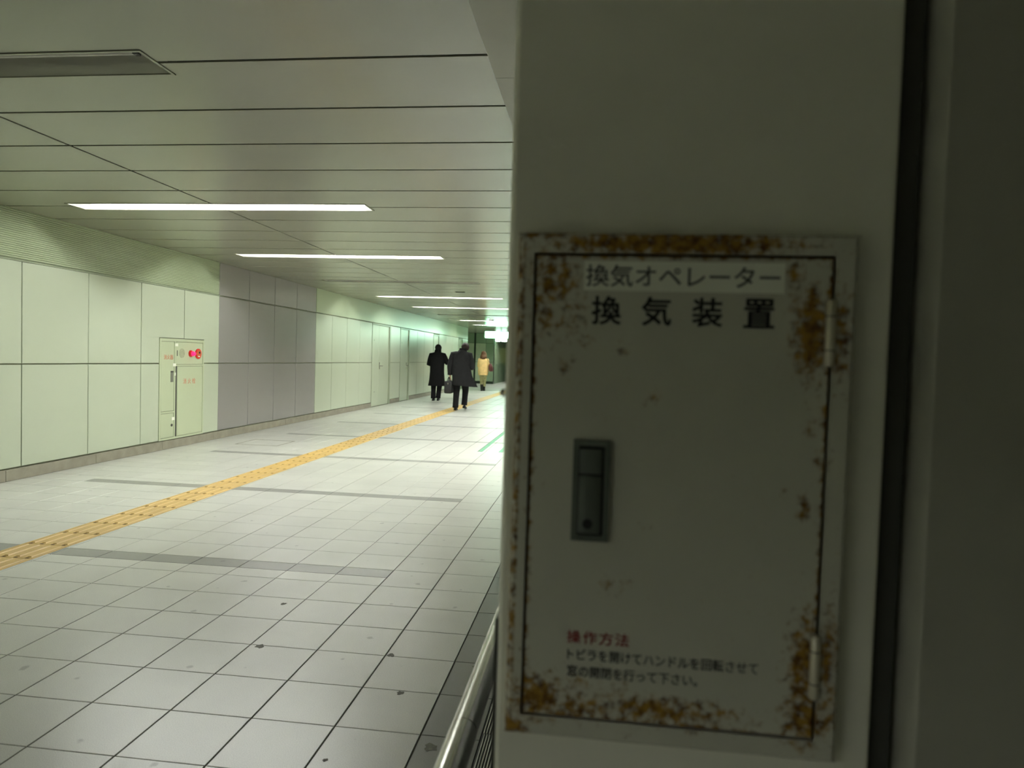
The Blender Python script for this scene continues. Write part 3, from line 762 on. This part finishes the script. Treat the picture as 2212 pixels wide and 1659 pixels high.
# flush lock handle
lk = MB()
X0, X1, Z0, Z1 = -0.0215, 0.0215, 1.0695, 1.187
mbf = MB(); e = 0.0065
mbf.box(X0, X0 + e, yd - 0.006, yd, Z0, Z1); mbf.box(X1 - e, X1, yd - 0.006, yd, Z0, Z1); mbf.box(X0 + e, X1 - e, yd - 0.006, yd, Z0, Z0 + e); mbf.box(X0 + e, X1 - e, yd - 0.006, yd, Z1 - e, Z1)
lf_ = mbf.build('lock_plate', M['lockmetal'], dr)
MB().box(X0 + e, X1 - e, yd - 0.0008, yd - 0.0002, Z0 + e, Z1 - e).build('lock_recess', M['black'], lf_)
bevel_box('push_button', M['lockmetal'], lf_, X0 + e + .001, X1 - e - .003, yd - 0.0045, yd - 0.0008, 1.1475, Z1 - e - .004, 0.001, 2)
bevel_box('lever_plate', M['lockmetal'], lf_, X0 + e + .001, X1 - e - .003, yd - 0.0052, yd - 0.0008, Z0 + e + .002, 1.1455, 0.001, 2)
MB().tube([(-0.0025, yd - 0.0056, 1.0895), (-0.0025, yd - 0.005, 1.0895)], 0.0058, 16).build('keyhole', M['black'], lf_)
# sticker and lettering
st = MB().box(-0.0162, 0.2068, yd - 0.0009, yd - 0.0001, 1.3600, 1.3940).build('paper_label', M['sticker'], dr)
text_mesh('lettering', '換気オペレーター', M['inkfade'], st, '-y', (-0.0135, yd - 0.0009, 1.3650), 0.215, 0.0245, 0.0003, 0.0003)
for i, chh in enumerate('換気装置'):
    x = -0.0055 + i * 0.0567
    text_mesh('lettering', chh, M['ink'], dr, '-y', (x, yd, 1.3215), 0.0325, 0.0320, 0.0008, 0.0004)
for i, chh in enumerate('操作方法'):
    text_mesh('lettering', chh, M['redink'], dr, '-y', (-0.0215 + i * 0.0187, yd, 0.9465), 0.0155, 0.0150, 0.00035, 0.0004)
text_mesh('lettering', 'トビラを開けてハンドルを回転させて', M['inkfade'], dr, '-y', (-0.0205, yd, 0.9265), 0.217, 0.0135, 0.0003, 0.0004)
text_mesh('lettering', '窓の開閉を行って下さい。', M['inkfade'], dr, '-y', (-0.0205, yd, 0.9065), 0.150, 0.0135, 0.0003, 0.0004)

# ================================================================== FAR END
wf = MB().box(-11, -5.06, YF + 0.021, YF + 0.3, 0, CE + 0.1).build('wall_far', M['fardark'])
tag(wf, 'wall across the side passage at the far end', kind='structure')
def fpanel(x0, x1, z0, z1, m): plate('panel', M[m], wf, '-y', ((x0 + x1) / 2, YF, (z0 + z1) / 2), x1 - x0 - 0.012, z1 - z0 - 0.012, 0.02, 0.003)
xx = [-11, -10.1, -9.2, -8.3, -7.4, -6.06]
for i in range(5): fpanel(xx[i], xx[i + 1], 0.12, 1.09, 'farwall'); fpanel(xx[i], xx[i + 1], 1.09, 2.03, 'farwall'); fpanel(xx[i], xx[i + 1], 2.03, CE, 'farglossy')
for (x0, x1, m) in ((-5.98, -5.46, 'farwall'), (-5.46, -5.06, 'farglossy')):
    fpanel(x0, x1, 0.12, 1.09, m); fpanel(x0, x1, 1.09, 2.03, m); fpanel(x0, x1, 2.03, CE, 'farglossy')
MB().box(-11, -5.06, YF - 0.01, YF + 0.021, 0, 0.11).build('skirting_stone', M['fardark'], wf)
tag(MB().box(-11, -10.8, YEND - 0.5, YF, 0, CE + 0.1).build('wall_passage', M['farwall']), 'wall closing the side passage', kind='structure')
tag(MB().box(-11, XW - 0.02, YEND - 0.3, YEND - 0.003, 0, CE + 0.1).build('wall_return', M['farglossy']), 'return wall of the side passage', kind='structure')
wc = MB().box(-5.4, -5.06, YF + 0.3, Y1, 0, CE + 0.1).build('wall_corner', M['farglossy']); tag(wc, 'glossy green wall running on past the far corner', kind='structure')
we = MB().box(-11, 2.4, Y1, Y1 + 0.2, 0, 2.9).build('wall_end', M['fardark']); tag(we, 'dark glazed end of the corridor', kind='structure')
for j in range(9):
    x = -5.0 + j * 0.55
    MB().box(x, x + 0.05, Y1 - 0.06, Y1, 0, 2.5285).build('mullion', M['farglossy'], we)
    if j in (0, 1, 3, 6): MB().box(x + 0.16, x + 0.30, Y1 - 0.02, Y1 - 0.001, 0.9 + 0.12 * j % 0.4, 1.95).build('lit_poster', M['yellowlit'], we)

# hanging green guide sign
gs = empty('guide_sign', (-4.4, 27.0, 0)); tag(gs, 'bright white and green illuminated guide sign with left arrow hanging from the ceiling', 'sign')
SW = 3.1
bevel_box('sign_box', M['signgreen'], gs, 0, SW, 0.0, 0.16, 2.087, 2.365, 0.03, 3)
MB().box(0.0, SW, -0.004, 0.164, 2.355, 2.372).build('top_rail', M['signteal'], gs)
bevel_box('sign_face', M['signglow'], gs, 0.07, SW - 0.07, -0.008, 0.01, 2.125, 2.345, 0.006, 1)
MB().tube([(0.20, -0.010, 2.275), (0.135, -0.010, 2.235), (0.20, -0.010, 2.190)], 0.009, 6).build('arrow', M['ink'], gs)
for x in (0.4, SW - 0.4): MB().tube([(x, 0.08, 2.36), (x, 0.08, CE)], 0.02, 10).build('hanger', M['steel'], gs)
for (nm, x0, x1, lab) in (('a', -5.0, -4.74, 'small rounded lit sign below the big green sign, left one'), ('b', -4.70, -4.40, 'small rounded lit sign below the big green sign, half hidden by the pillar')):
    s_ = empty('gate_sign', (x0, 34.0, 0)); tag(s_, lab, 'sign', 'small lit signs at the far end')
    bevel_box('sign_face', M['signglow'], s_, 0, x1 - x0, 0, 0.10, 2.135, 2.29, 0.04, 3)
    MB().box(0.03, x1 - x0 - 0.03, 0.01, 0.09, 2.118, 2.14).build('sign_base', M['white'], s_)
    MB().tube([((x1 - x0) / 2, 0.05, 2.28), ((x1 - x0) / 2, 0.05, CE)], 0.015, 8).build('hanger', M['steel'], s_)

# ================================================================== PEOPLE
def skin_mesh(name, verts, edges, mat_, sub=2):
    me = bpy.data.meshes.new(name); me.from_pydata([v[0] for v in verts], edges, [])
    o = bpy.data.objects.new(name, me); COL.objects.link(o)
    md = o.modifiers.new('skin', 'SKIN'); md.use_smooth_shade = True
    if not me.skin_vertices: pass
    sv = me.skin_vertices[0].data
    for i, v in enumerate(verts):
        r = v[1]; sv[i].radius = r if isinstance(r, tuple) else (r, r)
        sv[i].use_root = (i == 0)
    ss = o.modifiers.new('sub', 'SUBSURF'); ss.levels = sub; ss.render_levels = sub
    dg = bpy.context.evaluated_depsgraph_get(); dg.update()
    m2 = bpy.data.meshes.new_from_object(o.evaluated_get(dg)); m2.name = name
    bpy.data.objects.remove(o)
    m2.materials.clear(); m2.materials.append(mat_)
    for p in m2.polygons: p.use_smooth = True
    return m2

def body_mesh(P):
    V, E = [], []
    def add(p, r, par=None):
        V.append((tuple(p), r)); i = len(V) - 1
        if par is not None: E.append((par, i))
        return i
    pel = add(P['pelvis'], (0.13, 0.10))
    wst = add(Vector(P['pelvis']).lerp(Vector(P['chest']), 0.5), (0.125, 0.095), pel)
    ch = add(P['chest'], (0.15, 0.10), wst)
    nb = add(P['neck'], 0.062, ch)
    hd = Vector(P['head']); nk = Vector(P['neck'])
    n2 = add(nk.lerp(hd, 0.45), 0.054, nb)
    h1 = add(hd + Vector((0, 0.005, -0.035)), (0.068, 0.078), n2)
    h2 = add(hd + Vector((0, -0.002, 0.035)), (0.074, 0.088), h1)
    h3 = add(hd + Vector((0, -0.004, 0.080)), (0.056, 0.066), h2)
    ns = add(hd + Vector((0, 0.100, -0.015)), 0.012, h1)
    for s in ('l', 'r'):
        sg = -1 if s == 'l' else 1
        sh = add(P['sh_' + s], 0.062, ch)
        el = add(P['el_' + s], 0.044, sh)
        wr_ = add(P['wr_' + s], 0.028, el)
        d = (Vector(P['wr_' + s]) - Vector(P['el_' + s])).normalized()
        side = d.cross(Vector((0, 0, 1)))
        side = Vector((0, 1, 0)) if side.length < 0.3 else side.normalized()
        if d.z < -0.6: side = Vector((0, 1, 0))
        nrm = d.cross(side).normalized()
        pm = add(Vector(P['wr_' + s]) + d * 0.065, (0.036, 0.017), wr_)
        for j, (off, ln) in enumerate(((-0.027, 0.062), (-0.009, 0.075), (0.009, 0.078), (0.027, 0.070))):
            b0 = Vector(P['wr_' + s]) + d * 0.095 + side * off
            a = add(b0, 0.0085, pm)
            q = add(b0 + d * ln * 0.5 + nrm * 0.012 * -sg, 0.008, a)
            add(b0 + d * ln * 0.62 + nrm * 0.040 * -sg, 0.007, q)
        t = add(Vector(P['wr_' + s]) + d * 0.045 + side * 0.040, 0.010, pm)
        add(Vector(P['wr_' + s]) + d * 0.085 + side * 0.055 + nrm * 0.015 * -sg, 0.008, t)
        hp = add(P['hip_' + s], 0.085, pel)
        kn = add(P['kn_' + s], 0.055, hp)
        an = add(P['an_' + s], 0.036, kn)
        f_ = Vector(P.get('toe_' + s, Vector(P['an_' + s]) + Vector((0, 0.14, -0.05))))
        add(f_, (0.034, 0.02), an)
    return V, E

def ringf(cx, cy_, z, rx, ry, n=32, fold=0.0, seed=0, bulge=None, zt=0.0):
    pts = []
    for i in range(n):
        a = 2 * math.pi * i / n
        k = 1 + fold * (math.sin(a * 5 + seed) * .5 + math.sin(a * 9 + seed * 2.3) * .35)
        if bulge:
            da = (a - bulge[0] + math.pi) % (2 * math.pi) - math.pi
            k += bulge[1] * math.exp(-(da / bulge[2]) ** 2)
        ca, sa = math.cos(a), math.sin(a)
        ex = lambda t: math.copysign(abs(t) ** 0.82, t)
        pts.append((cx + rx * ex(ca) * k, cy_ + ry * ex(sa) * k, z + zt * ca))
    return pts

def person(name, label, loc, rz, P, coat_rings, coat_m, trouser_m, hair_m, hair, sleeve_r=0.068, collar=True, boots=False, leg_r=(0.10, 0.078, 0.07)):
    V, E = body_mesh(P)
    me = skin_mesh(name, V, E, M['skin'])
    body = obj(name, me); body.location = loc; body.rotation_euler = (0, 0, rz)
    tag(body, label, 'person')
    hd = Vector(P['head'])
    # ears, eyes, mouth
    for s in (-1, 1):
        MB().ell(hd + Vector((s * 0.080, 0.0, -0.008)), 0.012, 0.020, 0.032, 10, 7).build('ear', M['skin'], body, True)
        MB().ell(hd + Vector((s * 0.030, 0.088, 0.012)), 0.013, 0.008, 0.007, 10, 7).build('eye', M['eye'], body, True)
    MB().ell(hd + Vector((0, 0.084, -0.055)), 0.024, 0.008, 0.006, 10, 7).build('mouth', M['lip'], body, True)
    # coat: body loft plus sleeves
    mb = MB(); rings = [ringf(*r[:5], 32, *(r[5:])) for r in coat_rings]
    inner = [[(p[0] * 0.94 + coat_rings[0][0] * .06, p[1] * 0.94, p[2] + 0.01) for p in rings[0]]]
    inner2 = [[(p[0] * 0.9, p[1] * 0.9, p[2] + 0.12) for p in rings[0]]]
    mb.loft(inner2 + inner + rings, False, False)
    for s in ('l', 'r'):
        sh, el, wr_ = [Vector(P[k + s]) for k in ('sh_', 'el_', 'wr_')]
        c0 = Vector(P['chest']).lerp(sh, 0.55); c0.z = sh.z + 0.01
        path = [c0, sh, sh.lerp(el, 0.35), sh.lerp(el, 0.75), el, el.lerp(wr_, 0.2), el.lerp(wr_, 0.6), wr_ + (wr_ - el).normalized() * 0.01]
        mb.tube(path, [sleeve_r * 1.05, sleeve_r * 1.12, sleeve_r * 1.08, sleeve_r, sleeve_r * 0.98, sleeve_r * .95, sleeve_r * .86, sleeve_r * .8], 16)
    if collar:
        nk = Vector(P['neck']); up = (hd - nk)
        cr = [ringf(nk.x, nk.y + 0.005, nk.z + dz, r, r * 1.02, 32) for dz, r in ((-0.03, 0.110), (0.015, 0.098), (0.085, 0.092), (0.088, 0.082), (0.0, 0.075))]
        cr = [[(x + up.x * 0.35 * i / 4, y + up.y * 0.3 * i / 4, z) for x, y, z in r] for i, r in enumerate(cr)]
        mb.loft(cr, False, False)
    ct = mb.build('coat', coat_m, body, True); smooth_by_angle(ct, 60)
    # trousers
    mb = MB()
    for s in ('l', 'r'):
        hp, kn, an = [Vector(P[k + s]) for k in ('hip_', 'kn_', 'an_')]
        path = [hp + Vector((0, 0, 0.05)), hp.lerp(kn, 0.5), kn, kn.lerp(an, 0.5), an.lerp(kn, 0.08), an + Vector((0, -0.005, -0.02 if not boots else 0.10))]
        if boots: path[4] = an.lerp(kn, 0.42); 
        mb.tube(path, [leg_r[0], leg_r[0] * .95, leg_r[1], leg_r[2], leg_r[2] * 1.02, leg_r[2] * 1.03], 16)
    tr_ = mb.build('trousers', trouser_m, body, True); smooth_by_angle(tr_, 60)
    for s in ('l', 'r'):
        an = Vector(P['an_' + s]); toe = Vector(P.get('toe_' + s, an + Vector((0, 0.14, -0.05))))
        d = (toe - an); d.z = 0; d = d.normalized() if d.length > 0 else Vector((0, 1, 0)); w_ = Vector((d.y, -d.x, 0))
        heel = Vector((an.x, an.y, 0)) - d * 0.07; drop = an.z - 0.095
        rings = []
        for t, wd, ht in ((0.0, .026, .055), (.03, .036, .075), (.09, .040, .085), (.15, .042, .062), (.21, .044, .045), (.255, .036, .034), (.275, .018, .022)):
            c = heel + d * t
            lift = max(drop, 0) * (1 - t / .275)
            rings.append([c + w_ * (math.cos(a) * wd) + Vector((0, 0, lift + max(0.0, ht * .5 + math.sin(a) * ht * .5))) for a in [2 * math.pi * k / 14 for k in range(14)]])
        mb = MB(); mb.loft(rings)
        if boots: mb.tube([an + Vector((0, -.005, -.03)), an + Vector((0, 0, .07)), an + Vector((0, 0, .16))], [.05, .052, .056], 14)
        sh_ = mb.build('shoe', M['shoe'], body, True); smooth_by_angle(sh_, 60)
        MB().box(-0.034, 0.034, -0.05, 0.0, 0, 0.012).build('heel', M['shoe'], sh_).location = heel + d * 0.05 + Vector((0, 0, max(drop, 0)))
    # hair
    mb = MB(); nu, nv = 28, 14; rings = []
    hr_ = hair.get('r', (0.097, 0.108, 0.106)); long_ = hair.get('long', 0)
    for i in range(nv + 1):
        t = i / nv
        ring = []
        for j in range(nu):
            a = 2 * math.pi * j / nu; ca, sa = math.cos(a), math.sin(a)
            front = max(0.0, sa)
            lim = 2.45 - 1.35 * front ** 0.6         # polar extent: shorter over the forehead
            if long_: lim = 1.75 - 0.75 * front
            th = lim * t + 0.02
            k = 1 + 0.035 * math.sin(a * 7 + t * 9) * t + 0.02 * math.sin(a * 15)
            x, y, z = hr_[0] * math.sin(th) * ca * k, hr_[1] * math.sin(th) * sa * k - 0.012, hr_[2] * math.cos(th) + 0.012
            ring.append(hd + Vector((x, y, z)))
        rings.append(ring)
    if long_:
        base = rings[-1]
        for q in range(1, 8):
            t = q / 7
            ring = []
            for j in range(nu):
                a = 2 * math.pi * j / nu; p = base[j]
                fr_ = max(0.0, math.sin(a))
                k = 1 + 0.34 * math.sin(t * 2.2) * (1 - fr_) + 0.05 * math.sin(a * 9 + q)
                c = hd
                dx, dy = (p.x - c.x) * k, (p.y - c.y) * k
                if t > 0.85: dx *= 0.86; dy *= 0.86
                ring.append(Vector((c.x + dx, c.y + dy - 0.02 * t, p.z - long_ * t * (1 - 0.85 * fr_ ** .5))))
            rings.append(ring)
    mb.loft(rings, True, False)
    h_ = mb.build('hair', hair_m, body, True)
    return body

P1 = dict(pelvis=(0, 0, .86), chest=(0, .01, 1.22), neck=(0.0, .045, 1.40), head=(0.005, .10, 1.530), sh_l=(-.185, .02, 1.325), sh_r=(.185, .02, 1.325),
          el_l=(-.245, -.01, 1.06), wr_l=(-.13, .22, 1.08), el_r=(.295, .02, 1.10), wr_r=(.17, .25, 1.16),
          hip_l=(-.09, 0, .83), hip_r=(.09, 0, .83), kn_l=(-.10, .05, .46), kn_r=(.075, .07, .46), an_l=(-.085, -.05, .095), an_r=(.045, 0.03, .095))
coat1 = [(0.0, 0, .435, .255, .19, .05, 1), (0, 0, .60, .225, .17, .04, 1), (0, -.005, .85, .205, .155, .02, 1), (0, 0, 1.05, .205, .145, .01, 1), (0, .0, 1.2, .225, .14, 0, 1), (0, .01, 1.30, .225, .125, 0, 1), (0, .02, 1.365, .175, .105, 0, 1), (0, .035, 1.41, .105, .09, 0, 1), (0, .045, 1.44, .085, .082, 0, 1)]
person('person', 'person in a long black overcoat walking away with elbows bent, on the left', (-4.56, 19.55, 0), math.radians(4), P1, coat1, M['coat'], M['trouser'], M['hairblack'], {})

P2 = dict(pelvis=(0, 0, .86), chest=(0.005, .02, 1.23), neck=(0.02, .055, 1.42), head=(0.075, .12, 1.525), sh_l=(-.205, .01, 1.345), sh_r=(.205, .02, 1.335),
          el_l=(-.268, -.03, 1.07), wr_l=(-.268, .0, .86), el_r=(.268, .0, 1.05), wr_r=(.20, .22, 1.04),
          hip_l=(-.09, 0, .83), hip_r=(.09, 0, .83), kn_l=(-.10, .02, .46), kn_r=(.10, .15, .47), an_l=(-.09, -.16, .095), an_r=(.075, .20, .13), toe_r=(.085, .36, .03))
A0 = -0.12
coat2 = [(0.03, 0, .595, .235, .20, .06, 2, (A0, .72, .42), -0.02), (0.02, 0, .70, .228, .19, .05, 2, (A0, .45, .45), -0.01), (0.01, 0, .85, .225, .17, .03, 2, (A0, .18, .5)), (0, 0, 1.05, .225, .155, .015, 2), (0, .01, 1.2, .235, .15, 0, 2), (0, .015, 1.31, .240, .13, 0, 2), (0, .025, 1.38, .185, .11, 0, 2), (0.01, .04, 1.43, .11, .095, 0, 2), (0.02, .055, 1.46, .09, .085, 0, 2)]
person('person', 'person in a charcoal coat with blown-out tail carrying a black bag', (-3.235, 16.42, 0), math.radians(3), P2, coat2, M['coat2'], M['trouser'], M['hairbrown'], {}, 0.074)

P3 = dict(pelvis=(0, 0, .80), chest=(0, .01, 1.13), neck=(0, .03, 1.29), head=(0.0, .045, 1.445), sh_l=(-.150, .01, 1.215), sh_r=(.150, .01, 1.215),
          el_l=(-.185, .02, .96), wr_l=(-.12, .20, .98), el_r=(.195, .03, .97), wr_r=(.15, .17, 1.10),
          hip_l=(-.075, 0, .77), hip_r=(.075, 0, .77), kn_l=(-.06, .05, .43), kn_r=(.055, .04, .43), an_l=(-.035, -.02, .095), an_r=(.035, .08, .095))
coat3 = [(0.0, 0, .62, .185, .15, .03, 3), (0, 0, .75, .205, .16, .02, 3), (0, 0, .92, .205, .155, .015, 3), (0, 0, 1.08, .195, .14, 0, 3), (0, .0, 1.18, .190, .125, 0, 3), (0, .01, 1.25, .145, .105, 0, 3), (0, .02, 1.29, .09, .085, 0, 3), (0, .03, 1.32, .075, .075, 0, 3)]
person('person', 'person with long brown hair in a beige coat and khaki trousers', (-4.34, 26.5, 0), math.radians(0), P3, coat3, M['beige'], M['khaki'], M['hairlight'], {'long': 0.20, 'r': (0.106, 0.112, 0.110)}, 0.062, False, True, (0.095, 0.075, 0.062))

# bag in the second person's left hand
bg = empty('briefcase', (-3.235 - .285, 16.42, 0)); bg.rotation_euler = (0, 0, math.radians(3))
tag(bg, 'soft black briefcase hanging from the hand of the person in charcoal coat', 'bag')
bb = bevel_box('bag_body', M['bagblack'], bg, -0.095, 0.095, -0.19, 0.19, 0.40, 0.70, 0.035, 4)
MB().box(-0.006, 0.006, -0.15, 0.15, 0.698, 0.706).build('zip', M['steelmat'], bb)
bevel_box('pocket', M['bagblack'], bb, -0.07, 0.07, -0.203, -0.185, 0.43, 0.60, 0.008, 2)
for x in (-0.03, 0.03):
    MB().tube([(x, -.09, .69), (x * .7, -.075, .755), (x * .3, -.04, .790), (x * .3, .04, .790), (x * .7, .075, .755), (x, .09, .69)], 0.009, 8).build('handle', M['bagblack'], bg, True)
MB().box(-.012, .012, -.196, -.188, .62, .66).build('buckle', M['steel'], bb)
# shoulder bag
sb = empty('shoulder_bag', (-4.34 + .265, 26.5, 0)); tag(sb, 'burgundy leather shoulder bag on the hip of the person in beige coat', 'bag')
rings = []
for z, wx, wy in ((.77, .050, .12), (.79, .075, .15), (.88, .085, .17), (.98, .070, .16), (1.05, .045, .14), (1.07, .02, .13)):
    rings.append(ringf(0.02 + (1.07 - z) * .10, 0, z, wx, wy, 20, 0.03, 1))
mb = MB(); mb.loft(rings); o = mb.build('bag_body', M['burgundy'], sb, True); smooth_by_angle(o, 60)
for y in (-.10, .10):
    MB().tube([(0.02, y, 1.05), (-0.03, y * .8, 1.15), (-.10, y * .5, 1.262), (-.145, y * .1, 1.285)], 0.009, 8).build('strap', M['burgundy'], sb, True)
